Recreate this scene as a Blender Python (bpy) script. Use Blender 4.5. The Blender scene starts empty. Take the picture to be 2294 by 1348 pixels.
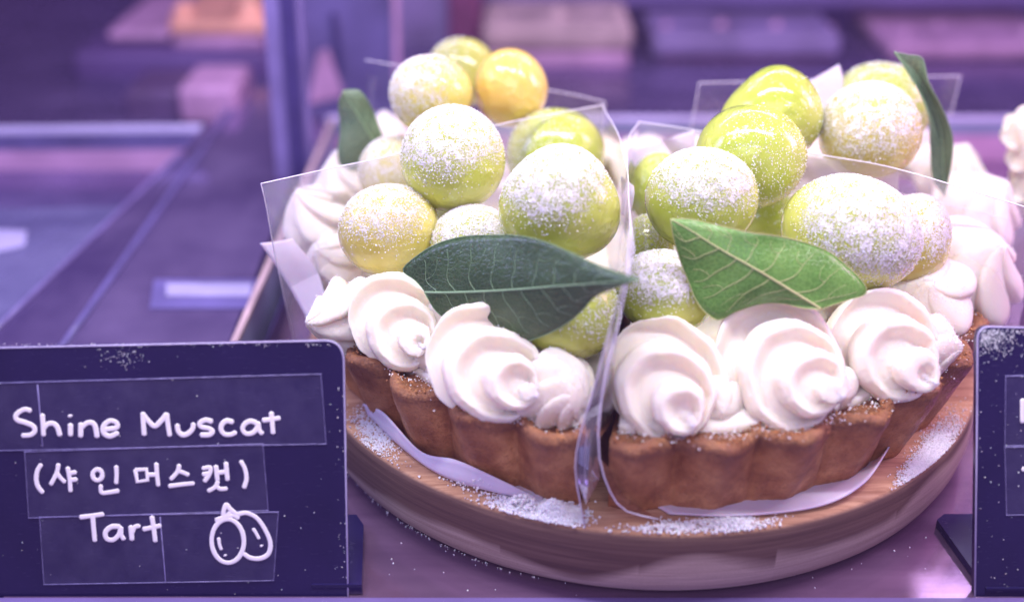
import bpy, math, random
import numpy as np
from mathutils import Vector
rnd = random.Random(7)
npr = np.random.default_rng(7)
SC = bpy.context.scene
COL = SC.collection
S = 0.01                       # every builder below works in centimetres

# ------------------------------------------------------------------ camera, world, lights, exposure
TH = 0.493519; CAM = np.array([-3.80699, -31.2207, 17.63236])
FPX, CXP, CYP = 2600.0, 1147.0, 674.0
FW = np.array([0, math.cos(TH), -math.sin(TH)]); RT = np.array([1.0, 0, 0]); UP = np.cross(RT, FW)
cd = bpy.data.cameras.new('camera'); cam = bpy.data.objects.new('camera', cd); COL.objects.link(cam)
cam.location = Vector(CAM * S); cam.rotation_euler = (math.pi / 2 - TH, 0, 0)
cd.sensor_width = 36; cd.lens = 36 * FPX / 2294; cd.clip_start = 0.01; cd.clip_end = 50
cd.dof.use_dof = True; cd.dof.focus_distance = 0.295; cd.dof.aperture_fstop = 5.0
SC.camera = cam
w = bpy.data.worlds.new('World'); SC.world = w; w.use_nodes = True
bg = w.node_tree.nodes['Background']; bg.inputs[0].default_value = (0.70, 0.45, 1.0, 1); bg.inputs[1].default_value = 0.42
SC.view_settings.view_transform = 'Standard'; SC.view_settings.look = 'None'
SC.view_settings.exposure = 0.18; SC.view_settings.gamma = 1.0
SC.render.engine = 'CYCLES'; SC.cycles.max_bounces = 8; SC.cycles.transparent_max_bounces = 24
SC.cycles.caustics_reflective = False; SC.cycles.caustics_refractive = False
SC.cycles.use_denoising = True

GLARE_HAZE = .06
def area(name, loc, target, sx, sy, power, col):
    l = bpy.data.lights.new(name, 'AREA'); l.shape = 'RECTANGLE'; l.size = sx * S; l.size_y = sy * S
    l.energy = power; l.color = col
    o = bpy.data.objects.new(name, l); COL.objects.link(o)
    o.location = Vector(loc) * S
    o.rotation_euler = (Vector(target) - Vector(loc)).to_track_quat('-Z', 'Y').to_euler()
    return o
area('case_strip_lamp', (-1, -7, 33), (0, -1, 2), 46, 2.5, 1.78, (1.0, 0.93, 1.0))
area('case_rear_lamp', (0, 22, 30), (0, 0, 2), 50, 3, .75, (0.88, 0.80, 1.0))
area('pink_side_lamp', (32, 2, 20), (4, -2, 3), 10, 16, .62, (1.0, 0.45, 0.92))
area('blue_side_lamp', (-34, -2, 20), (-5, 0, 2), 10, 16, .55, (0.48, 0.50, 1.0))
area('front_fill', (-8, -42, 34), (0, -4, 2), 40, 20, .75, (0.86, 0.80, 1.0))  # added fill light from the front, not a fitting of the shop

# ------------------------------------------------------------------ points from the survey of the photograph
def ray(px, py): return FW + RT * (px - CXP) / FPX - UP * (py - CYP) / FPX
def onz(px, py, z): d = ray(px, py); return CAM + d * (z - CAM[2]) / d[2]
def ony(px, py, y): d = ray(px, py); return CAM + d * (y - CAM[1]) / d[1]
def onplane(px, py, P0, N): d = ray(px, py); return CAM + d * (np.dot(np.array(P0) - CAM, N) / np.dot(d, N))
def scr(a, b, c): v = RT * a + UP * b - FW * c; return v / np.linalg.norm(v)   # screen right, up, towards

# ------------------------------------------------------------------ object helpers
def link(o, parent=None, label=None, cat=None, group=None, kind=None):
    COL.objects.link(o)
    if parent is not None: o.parent = parent
    if label: o['label'] = label
    if cat: o['category'] = cat
    if group: o['group'] = group
    if kind: o['kind'] = kind
    return o
def empty(name, loc, label, cat, group=None, kind=None):
    o = bpy.data.objects.new(name, None); o.empty_display_size = 0.01
    o.location = Vector(np.array(loc, float) * S)
    return link(o, None, label, cat, group, kind)
def mesh(name, V, F, mat, parent=None, smooth=True, attrs=None, origin=None, **kw):
    V = np.asarray(V, float).reshape(-1, 3)
    org = np.zeros(3)
    if parent is not None:
        p = parent; org = np.zeros(3)
        while p is not None: org = org + np.array(p.location) / S; p = p.parent
    elif origin is not None: org = np.array(origin, float)
    else: org = np.array([V[:, 0].mean(), V[:, 1].mean(), V[:, 2].min()])
    me = bpy.data.meshes.new(name)
    VV = (V - org) * S
    if isinstance(F, np.ndarray):
        k = F.shape[1]
        me.vertices.add(len(VV)); me.vertices.foreach_set('co', VV.ravel())
        me.loops.add(F.size); me.loops.foreach_set('vertex_index', F.ravel().astype(np.int32))
        me.polygons.add(len(F)); me.polygons.foreach_set('loop_start', np.arange(0, F.size, k, dtype=np.int32))
        me.update(calc_edges=True)
    else:
        me.from_pydata([tuple(v) for v in VV], [], F); me.update()
    if attrs:
        for an, av in attrs.items():
            if np.ndim(av) == 2:
                at = me.attributes.new(an, 'FLOAT_VECTOR', 'POINT'); at.data.foreach_set('vector', np.asarray(av, float).ravel())
            else:
                at = me.attributes.new(an, 'FLOAT', 'POINT'); at.data.foreach_set('value', np.asarray(av, float))
    me.polygons.foreach_set('use_smooth', [smooth] * len(me.polygons))
    me.validate()
    me.materials.append(mat)
    o = bpy.data.objects.new(name, me)
    if parent is None: o.location = Vector(org * S)
    return link(o, parent, **kw)
class MB:
    def __init__(s): s.v = []; s.f = []; s.n = 0
    def add(s, V, F):
        V = np.asarray(V, float); s.v.append(V); s.f += [tuple(int(i) + s.n for i in f) for f in F]; s.n += len(V)
    def build(s, name, mat, parent=None, **kw): return mesh(name, np.concatenate(s.v), s.f, mat, parent, **kw)
def smooth_path(P, n):
    P = np.asarray(P, float)
    if len(P) < 3:
        t = np.linspace(0, 1, n)[:, None]; return P[0] * (1 - t) + P[-1] * t
    Q = np.vstack([2 * P[0] - P[1], P, 2 * P[-1] - P[-2]]); out = []
    m = len(P) - 1
    for t in np.linspace(0, m, n):
        i = min(int(t), m - 1); u = t - i; a, b, c, d = Q[i], Q[i + 1], Q[i + 2], Q[i + 3]
        out.append(0.5 * ((2 * b) + (-a + c) * u + (2 * a - 5 * b + 4 * c - d) * u * u + (-a + 3 * b - 3 * c + d) * u ** 3))
    return np.array(out)
def frames(P, up0=(0, 0, 1)):
    T = np.gradient(P, axis=0); T /= np.linalg.norm(T, axis=1)[:, None] + 1e-9
    N = np.zeros_like(P); n = np.array(up0, float)
    for i in range(len(P)):
        n = n - T[i] * np.dot(n, T[i])
        if np.linalg.norm(n) < 1e-6: n = np.cross(T[i], [1, 0.3, 0.2])
        n = n / np.linalg.norm(n); N[i] = n
    return T, N, np.cross(T, N)
def grid_faces(nr, nc, wrap):
    F = []
    for i in range(nr - 1):
        for j in range(nc if wrap else nc - 1):
            a = i * nc + j; b = i * nc + (j + 1) % nc
            F.append((a, b, b + nc, a + nc))
    return F
def tube(mb, P, r, sides=6, n=None, flat=None):
    P = np.asarray(P, float)
    if n: P = smooth_path(P, n)
    T, N, B = frames(P, flat if flat is not None else (0.1, 0.2, 1))
    r = np.broadcast_to(np.asarray(r, float), (len(P),))
    a = np.linspace(0, 2 * np.pi, sides, endpoint=False)
    k = 0.12 if flat is not None else 1.0
    ring = P[:, None] + r[:, None, None] * (np.cos(a)[None, :, None] * N[:, None] * k + np.sin(a)[None, :, None] * B[:, None])
    V = ring.reshape(-1, 3); F = grid_faces(len(P), sides, True)
    V = np.vstack([V, P[0] - T[0] * r[0] * .6, P[-1] + T[-1] * r[-1] * .6]); m = len(P) * sides
    for j in range(sides):
        F.append((m, (j + 1) % sides, j)); F.append((m + 1, m - sides + j, m - sides + (j + 1) % sides))
    mb.add(V, F)
def box(mb, lo, hi):
    x0, y0, z0 = lo; x1, y1, z1 = hi
    mb.add([(x0, y0, z0), (x1, y0, z0), (x1, y1, z0), (x0, y1, z0), (x0, y0, z1), (x1, y0, z1), (x1, y1, z1), (x0, y1, z1)],
           [(0, 3, 2, 1), (4, 5, 6, 7), (0, 1, 5, 4), (1, 2, 6, 5), (2, 3, 7, 6), (3, 0, 4, 7)])
def slab(mb, pts, th):          # polygon with thickness vector
    P = np.asarray(pts, float); n = len(P); Q = P + np.asarray(th, float)
    F = [tuple(range(n))[::-1], tuple(range(n, 2 * n))]
    for i in range(n): F.append((i, (i + 1) % n, n + (i + 1) % n, n + i))
    mb.add(np.vstack([P, Q]), F)
def vnoise(P, seed, freq):      # smooth pseudo noise from summed sines
    r = np.random.default_rng(seed); out = np.zeros(len(P))
    for k in range(7):
        d = r.normal(size=3); d /= np.linalg.norm(d)
        out += np.sin(P @ d * freq * r.uniform(.6, 1.7) + r.uniform(0, 6.28)) / 7 * 1.6
    return out
OCT = np.array([(1, 0, 0), (-1, 0, 0), (0, 1, 0), (0, -1, 0), (0, 0, 1), (0, 0, -1)], float)
OCF = np.array([(0, 2, 4), (2, 1, 4), (1, 3, 4), (3, 0, 4), (2, 0, 5), (1, 2, 5), (3, 1, 5), (0, 3, 5)])
def grains(name, pts, sizes, mat, parent=None, **kw):
    pts = np.asarray(pts, float); n = len(pts)
    if n == 0: return None
    sc = np.asarray(sizes)[:, None, None] * npr.uniform(.5, 1.4, (n, 6, 1))
    ang = npr.normal(size=(n, 3)); R = np.zeros((n, 3, 3))
    q = npr.normal(size=(n, 4)); q /= np.linalg.norm(q, axis=1)[:, None]; a, b, c, d = q.T
    R[:, 0] = np.stack([1 - 2 * (c * c + d * d), 2 * (b * c - a * d), 2 * (b * d + a * c)], -1)
    R[:, 1] = np.stack([2 * (b * c + a * d), 1 - 2 * (b * b + d * d), 2 * (c * d - a * b)], -1)
    R[:, 2] = np.stack([2 * (b * d - a * c), 2 * (c * d + a * b), 1 - 2 * (b * b + c * c)], -1)
    V = pts[:, None] + np.einsum('nij,nkj->nki', R, OCT[None] * sc)
    F = (OCF[None] + (np.arange(n) * 6)[:, None, None]).reshape(-1, 3)
    return mesh(name, V.reshape(-1, 3), F, mat, parent, smooth=False, **kw)

# ------------------------------------------------------------------ material helpers
class NT:
    def __init__(s, name):
        s.m = bpy.data.materials.new(name); s.m.use_nodes = True; s.t = s.m.node_tree; s.b = s.t.nodes['Principled BSDF']; s.out = s.t.nodes['Material Output']
        s._c = None
    def n(s, typ, **kw):
        o = s.t.nodes.new(typ)
        for k, v in kw.items(): setattr(o, k, v)
        return o
    def l(s, a, b): s.t.links.new(a, b)
    def co(s):
        if s._c is None:
            tc = s.n('ShaderNodeTexCoord'); mp = s.n('ShaderNodeVectorMath', operation='SCALE'); mp.inputs[3].default_value = 100
            s.l(tc.outputs['Object'], mp.inputs[0]); s._c = mp.outputs[0]
        return s._c
    def mapping(s, scale=(1, 1, 1), rot=(0, 0, 0)):
        m = s.n('ShaderNodeMapping'); m.inputs['Scale'].default_value = scale; m.inputs['Rotation'].default_value = rot
        s.l(s.co(), m.inputs[0]); return m.outputs[0]
    def noise(s, scale, detail=4, rough=.55, vec=None, dist=0):
        o = s.n('ShaderNodeTexNoise'); o.inputs['Scale'].default_value = scale; o.inputs['Detail'].default_value = detail
        o.inputs['Roughness'].default_value = rough; o.inputs['Distortion'].default_value = dist
        s.l(vec if vec is not None else s.co(), o.inputs['Vector']); return o.outputs[0]
    def ramp(s, fac, stops, interp='LINEAR'):
        r = s.n('ShaderNodeValToRGB'); e = r.color_ramp.elements; r.color_ramp.interpolation = interp
        for i, (p, c) in enumerate(stops):
            x = e[i] if i < 2 else e.new(p)
            x.position = p; x.color = (*c, 1) if len(c) == 3 else c
        s.l(fac, r.inputs[0]); return r.outputs[0]
    def rng(s, v, a, b, c=0, d=1):
        o = s.n('ShaderNodeMapRange'); o.inputs[1].default_value = a; o.inputs[2].default_value = b; o.inputs[3].default_value = c; o.inputs[4].default_value = d
        s.l(v, o.inputs[0]); return o.outputs[0]
    def math(s, op, a, b=None):
        o = s.n('ShaderNodeMath', operation=op)
        for i, x in enumerate((a, b)):
            if x is None: continue
            if isinstance(x, (int, float)): o.inputs[i].default_value = x
            else: s.l(x, o.inputs[i])
        return o.outputs[0]
    def mix(s, f, a, b, blend='MIX'):
        o = s.n('ShaderNodeMix', data_type='RGBA', blend_type=blend)
        if isinstance(f, (int, float)): o.inputs[0].default_value = f
        else: s.l(f, o.inputs[0])
        for i, x in ((6, a), (7, b)):
            if isinstance(x, tuple): o.inputs[i].default_value = (*x, 1)
            else: s.l(x, o.inputs[i])
        return o.outputs[2]
    def bump(s, h, strength=.3, dist=.02):
        o = s.n('ShaderNodeBump'); o.inputs['Strength'].default_value = strength; o.inputs['Distance'].default_value = dist * S
        s.l(h, o.inputs['Height']); s.l(o.outputs[0], s.b.inputs['Normal']); return o
    def col(s, c):
        if isinstance(c, tuple): s.b.inputs['Base Color'].default_value = (*c, 1)
        else: s.l(c, s.b.inputs['Base Color'])
    def set(s, **kw):
        for k, v in kw.items():
            i = s.b.inputs[k.replace('_', ' ')]
            if isinstance(v, (int, float)): i.default_value = v
            elif isinstance(v, tuple): i.default_value = v if len(v) in (3, 4) and i.type != 'RGBA' else (*v[:3], 1)
            else: s.l(v, i)
        return s

def simple(name, col, rough=.5, var=.12, nscale=2.0, bump=0, **kw):
    t = NT(name); nz = t.noise(nscale, 5)
    t.col(t.mix(t.rng(nz, .3, .7), tuple(c * (1 - var) for c in col), tuple(min(1, c * (1 + var)) for c in col)))
    t.set(Roughness=rough, **kw)
    if bump: t.bump(t.noise(nscale * 12, 4), bump, .03)
    return t.m

def grape_mat(name, c1, c2):
    t = NT(name)
    at = t.n('ShaderNodeAttribute', attribute_name='powder').outputs['Fac']
    lo = t.noise(.55, 3); body = t.mix(t.rng(lo, .35, .65), c1, c2)
    spk = t.noise(7, 2); body = t.mix(t.rng(spk, .74, .76), body, (.25, .22, .04))
    hf = t.math('ADD', t.math('MULTIPLY', t.noise(19, 6, .85), .75), t.math('MULTIPLY', t.noise(4.2, 2), .25)); thr = t.math('SUBTRACT', hf, t.math('SUBTRACT', .70, t.math('MULTIPLY', at, .228)))
    m = t.rng(thr, -.005, .03)
    t.col(t.mix(m, body, (.86, .84, .88)))
    t.set(Subsurface_Weight=t.math('MULTIPLY', t.math('SUBTRACT', 1.0, m), .8), Subsurface_Scale=.007, Subsurface_Radius=(.9, 1.0, .25), IOR=1.42)
    t.set(Roughness=t.rng(m, 0, 1, .11, .85), Coat_Weight=t.rng(m, 0, 1, .55, 0), Coat_Roughness=.06)
    wv = t.math('ADD', t.noise(.8, 2, .5), t.math('MULTIPLY', t.rng(t.noise(2.2, 2), .5, .7), .22))
    t.bump(t.math('ADD', t.math('MULTIPLY', m, .55), t.math('MULTIPLY', wv, 2.4)), .8, .07)
    return t.m
M = {}
M['grape_green'] = grape_mat('grape_green', (.50, .58, .09), (.62, .66, .17))
M['grape_lime'] = grape_mat('grape_lime', (.43, .52, .08), (.55, .60, .14))
M['grape_yellow'] = grape_mat('grape_yellow', (.64, .57, .12), (.68, .63, .20))
M['grape_amber'] = grape_mat('grape_amber', (.72, .50, .13), (.74, .58, .19))
M['grape_olive'] = grape_mat('grape_olive', (.36, .38, .09), (.46, .46, .12))
M['sugar'] = simple('sugar', (.84, .82, .86), .8, .04, 6, Subsurface_Weight=.2, Subsurface_Scale=.001)

t = NT('whipped_cream')
at = t.n('ShaderNodeAttribute', attribute_name='powder').outputs['Fac']
m = t.rng(t.math('SUBTRACT', t.noise(20, 5, .75), t.math('SUBTRACT', .74, t.math('MULTIPLY', at, .26))), 0, .04)
t.col(t.mix(m, t.mix(t.rng(t.noise(.8, 3), .3, .7), (.82, .76, .64), (.85, .80, .70)), (.85, .84, .88)))
t.set(Roughness=t.rng(m, 0, 1, .55, .85), Specular_IOR_Level=.3, Subsurface_Weight=.55, Subsurface_Scale=.005, Subsurface_Radius=(1, .7, .35))
t.bump(t.math('ADD', t.math('MULTIPLY', m, .35), t.math('MULTIPLY', t.noise(9, 5, .6), .35)), .55, .05); M['cream'] = t.m

t = NT('baked_crust')
sep = t.n('ShaderNodeSeparateXYZ'); t.l(t.co(), sep.inputs[0])
lip = t.n('ShaderNodeAttribute', attribute_name='lip').outputs['Fac']
n1 = t.noise(1.3, 5, .6); n2 = t.noise(11, 5, .7)
c = t.ramp(n1, [(.3, (.26, .090, .032)), (.5, (.46, .20, .075)), (.70, (.66, .34, .14))])
c = t.mix(t.rng(n2, .50, .8, 0, .5), c, (.20, .07, .025))
c = t.mix(t.math('MULTIPLY', lip, t.rng(n2, .3, .65, .35, 1)), c, (.20, .085, .045))
pit = t.rng(t.noise(22, 4, .8), .60, .70); c = t.mix(t.math('MULTIPLY', pit, .55), c, (.10, .035, .02))
t.col(c); t.set(Roughness=.42, Specular_IOR_Level=.4, Subsurface_Weight=.05, Subsurface_Scale=.002)
t.bump(t.math('ADD', t.math('MULTIPLY', n2, 1.2), t.math('SUBTRACT', t.noise(3, 4), pit)), .8, .06); M['crust'] = t.m

t = NT('acacia_wood')
rot = math.radians(38)
g = t.mapping((.55, 7.0, 7.0), (0, 0, -rot)); gn = t.noise(1.0, 6, .6, g, .6)
fine = t.noise(1.0, 4, .7, t.mapping((1.6, 30, 30), (0, 0, -rot)))
top = t.ramp(gn, [(.25, (.29, .15, .085)), (.5, (.47, .27, .16)), (.75, (.60, .39, .25))])
top = t.mix(t.rng(fine, .58, .72, 0, .75), top, (.20, .085, .04))
sep = t.n('ShaderNodeSeparateXYZ'); t.l(t.co(), sep.inputs[0]); X, Y, Z = sep.outputs
strip = t.math('FLOOR', t.math('DIVIDE', t.math('ADD', X, 40.4), 3.3))
wn = t.n('ShaderNodeTexWhiteNoise', noise_dimensions='1D'); t.l(strip, wn.inputs['W']); sr = wn.outputs['Value']
# sapwood band along the lower side, its border differing from block to block
bend = t.math('ADD', t.math('MULTIPLY', t.noise(.16, 2), 3.4), t.math('MULTIPLY', sr, .3))
hgt = t.math('ADD', Z, t.math('MULTIPLY', t.math('SUBTRACT', 1.70, bend), 1.0))
sap = t.rng(hgt, .85, 1.15, 1, 0)
rings = t.noise(1.0, 4, .6, t.mapping((.12, .12, 5.5)), 1.2)
heart = t.ramp(rings, [(.3, (.085, .046, .040)), (.5, (.145, .085, .070)), (.72, (.23, .145, .115))])
side = t.mix(t.math('MULTIPLY', sap, .85), heart, t.mix(t.rng(rings, .35, .7), (.56, .43, .36), (.72, .59, .50)))
side = t.mix(t.rng(t.noise(1.0, 5, .7, t.mapping((.6, .6, 26))), .42, .7, 0, .28), side, (.10, .06, .06)); side = t.mix(t.rng(t.noise(34, 3, .8), .45, .75, 0, .35), side, (.12, .08, .08))
side = t.mix(t.math('MULTIPLY', t.math('SUBTRACT', sr, .35), .2), side, (.14, .08, .07))
sf = t.n('ShaderNodeAttribute', attribute_name='side').outputs['Fac']
t.col(t.mix(sf, top, side)); t.set(Roughness=.7, Specular_IOR_Level=.25)
t.bump(t.math('ADD', t.math('MULTIPLY', fine, .6), gn), .35, .03); M['wood'] = t.m

def leaf_mat(name, c1, c2):
    t = NT(name)
    vor = t.n('ShaderNodeTexVoronoi', feature='DISTANCE_TO_EDGE'); vor.inputs['Scale'].default_value = 9; t.l(t.co(), vor.inputs['Vector'])
    net = t.rng(vor.outputs['Distance'], 0, .12, 1, 0)
    c = t.mix(t.rng(t.noise(.8, 4), .35, .65), c1, c2)
    c = t.mix(t.math('MULTIPLY', net, .22), c, tuple(min(1, k * 2.2 + .02) for k in c2))
    c = t.mix(t.rng(t.noise(17, 3), .5, .8, 0, .3), c, tuple(k * .55 for k in c1))
    dust = t.math('MULTIPLY', t.rng(t.noise(26, 3, .8), .66, .72), t.rng(t.noise(.9, 2), .45, .65))
    c = t.mix(t.math('MULTIPLY', dust, .6), c, (.8, .8, .85))
    t.col(c); t.set(Roughness=.27, Specular_IOR_Level=.5, Transmission_Weight=0.0, Subsurface_Weight=.12, Subsurface_Scale=.001)
    t.bump(t.math('ADD', t.math('MULTIPLY', net, -.5), t.noise(6, 3)), .35, .03); return t.m
M['leaf_dark'] = leaf_mat('leaf_dark', (.030, .066, .024), (.050, .10, .036))
M['leaf_green'] = leaf_mat('leaf_green', (.085, .22, .035), (.14, .30, .06))
M['leaf_grey'] = leaf_mat('leaf_grey', (.10, .17, .10), (.16, .24, .14))
M['vein'] = simple('leaf_vein', (.22, .36, .20), .5, .1)
M['vein_pale'] = simple('leaf_vein_pale', (.50, .52, .24), .5, .1)

def film_mat(name, alpha, tint=(.9, .88, 1), rough=.05, white=0.0):
    t = NT(name); tr = t.n('ShaderNodeBsdfTransparent'); gl = t.n('ShaderNodeBsdfGlossy'); gl.inputs['Roughness'].default_value = rough
    gl.inputs['Color'].default_value = (*tint, 1)
    fr = t.n('ShaderNodeFresnel'); fr.inputs[0].default_value = 1.38
    wr = t.n('ShaderNodeBump'); wr.inputs['Strength'].default_value = .5; wr.inputs['Distance'].default_value = .0012; t.l(t.noise(.45, 3), wr.inputs['Height'])
    t.l(wr.outputs[0], gl.inputs['Normal'])
    m = t.n('ShaderNodeMixShader'); t.l(t.math('ADD', t.math('MULTIPLY', fr.outputs[0], .8), alpha), m.inputs[0]); t.l(tr.outputs[0], m.inputs[1]); t.l(gl.outputs[0], m.inputs[2])
    o = m.outputs[0]
    # crumbs of sugar and faint smears on the film, plus an even white veil
    df = t.n('ShaderNodeBsdfDiffuse'); df.inputs['Color'].default_value = (.82, .80, .88, 1)
    tl = t.n('ShaderNodeBsdfTranslucent'); tl.inputs['Color'].default_value = (.82, .80, .88, 1)
    ad = t.n('ShaderNodeMixShader'); t.l(df.outputs[0], ad.inputs[1]); t.l(tl.outputs[0], ad.inputs[2])
    sm = t.math('ADD', t.math('MULTIPLY', t.rng(t.noise(14, 3, .8), .70, .73), .8), t.math('ADD', t.math('MULTIPLY', t.rng(t.noise(.5, 3), .45, .75), .06), white))
    m2 = t.n('ShaderNodeMixShader'); t.l(sm, m2.inputs[0]); t.l(o, m2.inputs[1]); t.l(ad.outputs[0], m2.inputs[2])
    t.l(m2.outputs[0], t.out.inputs[0]); return t.m
M['film'] = film_mat('clear_film', .05, rough=.10)
M['frosted'] = film_mat('frosted_film', .02, white=.6)
M['pleat'] = film_mat('pleated_film', .08, white=.16)
M['glass_pane'] = film_mat('glass_pane', .03, white=.05)
M['film_glare'] = film_mat('glare_film', .05, rough=.12, white=.19)  # even white put into the colour for the glare on these films
M['film_edge'] = simple('film_edge', (.75, .72, .85), .25, .05)
t = NT('baking_paper'); t.col(t.mix(t.rng(t.noise(1, 3), .3, .7), (.60, .52, .68), (.68, .62, .75))); t.set(Roughness=.6, Subsurface_Weight=.3, Subsurface_Scale=.002)
t.bump(t.noise(2.5, 3), .2, .03); M['paper'] = t.m

def steel(name, c1, c2, rough, stretch=(.25, 9, 1), metal=.75):
    t = NT(name); n = t.noise(1.0, 5, .6, t.mapping(stretch)); sm = t.noise(.22, 4, .6)
    t.col(t.mix(t.rng(t.math('ADD', t.math('MULTIPLY', n, .5), t.math('MULTIPLY', sm, .5)), .35, .65), c1, c2))
    t.set(Roughness=t.rng(t.noise(.7, 4), .3, .7, rough * .7, rough * 1.4), Metallic=metal)
    t.bump(n, .06, .02); return t.m
M['counter'] = steel('counter_steel', (.28, .17, .32), (.42, .27, .45), .15, (.2, 2.2, 1), .75)
M['deck_dark'] = steel('dark_deck', (.13, .09, .26), (.33, .25, .52), .22, (.12, .5, 1), .75)
M['tray_blue'] = steel('tray_blue', (.12, .11, .30), (.34, .33, .62), .22, (.12, .3, 1), .6)
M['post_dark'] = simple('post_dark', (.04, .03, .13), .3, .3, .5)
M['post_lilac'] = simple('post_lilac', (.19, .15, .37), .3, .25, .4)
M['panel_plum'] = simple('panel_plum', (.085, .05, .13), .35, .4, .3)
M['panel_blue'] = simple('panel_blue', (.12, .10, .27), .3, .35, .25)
M['rail_light'] = simple('rail_light', (.55, .50, .80), .25, .1, .4)
M['glare_dim'] = simple('glare_dim', (.36, .33, .55), .4, .2, .5)  # pale tone of the painted floor highlight and tray glare
M['rail_teal'] = simple('rail_teal', (.22, .25, .42), .3, .2, .3)
M['rail_pink'] = simple('rail_pink', (.50, .28, .50), .4, .2, .3)
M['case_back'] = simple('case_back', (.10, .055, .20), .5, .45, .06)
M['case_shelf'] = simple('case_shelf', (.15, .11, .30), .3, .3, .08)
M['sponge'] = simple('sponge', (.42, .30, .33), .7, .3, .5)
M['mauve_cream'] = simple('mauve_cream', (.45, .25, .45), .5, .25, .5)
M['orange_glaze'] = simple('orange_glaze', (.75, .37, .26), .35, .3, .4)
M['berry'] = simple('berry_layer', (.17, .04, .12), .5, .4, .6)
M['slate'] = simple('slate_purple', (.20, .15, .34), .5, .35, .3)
t = NT('sign_acrylic'); sc = t.noise(3, 5, .7, t.mapping((1, 1, 6)))
t.col(t.mix(t.rng(t.noise(.35, 4), .3, .7), (.009, .007, .052), (.015, .011, .072)))
t.set(Roughness=t.rng(sc, .3, .7, .16, .30), Coat_Weight=.3, Coat_Roughness=.1); M['sign'] = t.m; t.set(Coat_Weight=.1, Specular_IOR_Level=.35)
M['sign_edge'] = simple('sign_edge', (.45, .42, .65), .25, .2, 1)
t = NT('clear_tape'); tr = t.n('ShaderNodeBsdfTransparent'); t.col((.32, .30, .55)); t.set(Roughness=.3)
mm = t.n('ShaderNodeMixShader'); t.l(t.rng(t.noise(1.2, 5, .7), .3, .8, .03, .15), mm.inputs[0]); t.l(tr.outputs[0], mm.inputs[1]); t.l(t.b.outputs[0], mm.inputs[2]); t.l(mm.outputs[0], t.out.inputs[0]); M['tape'] = t.m
M['tape_edge'] = simple('tape_edge', (.30, .28, .55), .4, .4, 4)
M['chalk'] = simple('chalk_ink', (.94, .93, 1.0), .6, .03, 3)

# ------------------------------------------------------------------ added haze that lifts the blacks, in place of front glass glare
mb = MB(); box(mb, (-88, -36, -3.6), (88, 84, 19.5)); t = NT('glare_haze'); t.t.nodes.remove(t.b)
pv = t.n('ShaderNodeVolumePrincipled'); pv.inputs['Density'].default_value = GLARE_HAZE; pv.inputs['Color'].default_value = (.66, .50, 1.0, 1); pv.inputs['Anisotropy'].default_value = .2
t.l(pv.outputs[0], t.out.inputs['Volume']); mb.build('added_glare_haze', t.m, smooth=False, kind='stuff')
# ------------------------------------------------------------------ the setting
ZC = -2.075
mb = MB(); mb.add([(-16.2, -9.9, ZC), (60, -9.9, ZC), (60, 20, ZC), (-13.0, 20, ZC), (-13.0, 4, ZC)], [(0, 1, 2, 3, 4)])
mb.build('counter', M['counter'], smooth=False, kind='structure')
mb = MB(); mb.add([(-90, -12, ZC - .05), (90, -12, ZC - .05), (90, 90, ZC - .05), (-90, 90, ZC - .05)], [(0, 1, 2, 3)])
mb.build('case_floor', M['deck_dark'], smooth=False, kind='structure')
mb = MB(); mb.add([(-110, 85, ZC - .06), (110, 85, ZC - .06), (110, 85, 60), (-110, 85, 60)], [(0, 1, 2, 3)])
mb.build('case_back_wall', M['case_back'], smooth=False, kind='structure')

# front rail of the case
mb = MB(); P = onz(1147, 1341, ZC); box(mb, (-30, P[1] - .8, ZC - .4), (30, P[1] - .02, ZC + .06))
mb.build('case_front_rail', M['case_shelf'], smooth=False, label='thin lavender rail along the bottom front edge of the display case', cat='rail')

# the clear tray the board stands in
e = empty('acrylic_tray', (-13, 8, ZC), 'clear display tray with low glass walls that the round wooden board stands in', 'tray')
mb = MB(); YB = 19.0
box(mb, (-12.0, YB, ZC), (45, YB + .35, -.75)); mb.build('rear_wall_base', M['rail_pink'], e, smooth=False)
mb = MB(); box(mb, (-12.1, YB - .05, -.748), (45, YB + .33, -.152)); mb.build('rear_wall_middle', M['rail_teal'], e, smooth=False)
mb = MB(); box(mb, (-12.2, YB - .1, -.15), (45, YB + .25, .05)); mb.build('rear_wall_lip', M['rail_light'], e, smooth=False)
A = ony(741, 266, YB - .1)[:2]; B = onz(505, 795, 0)[:2]
d = (B - A) / np.linalg.norm(B - A); nn = np.array([-d[1], d[0]]); nn = nn if nn[0] > 0 else -nn
def wallseg(z0, z1, off, th):
    a = A + nn * off; b = B + d * 6 + nn * off; m_ = MB()
    slab(m_, [(*a, z0), (*b, z0), (*b, z1), (*a, z1)], (*(nn * th), 0)); return m_
wallseg(ZC, -.1, .05, .10).build('side_wall', M['rail_teal'], e, smooth=False)
wallseg(-.098, .06, 0, .2).build('side_wall_lip', M['sponge'], e, smooth=False)
wallseg(ZC + .02, -1.35, .4, .08).build('side_wall_strip', M['post_dark'], e, smooth=False)

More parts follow.
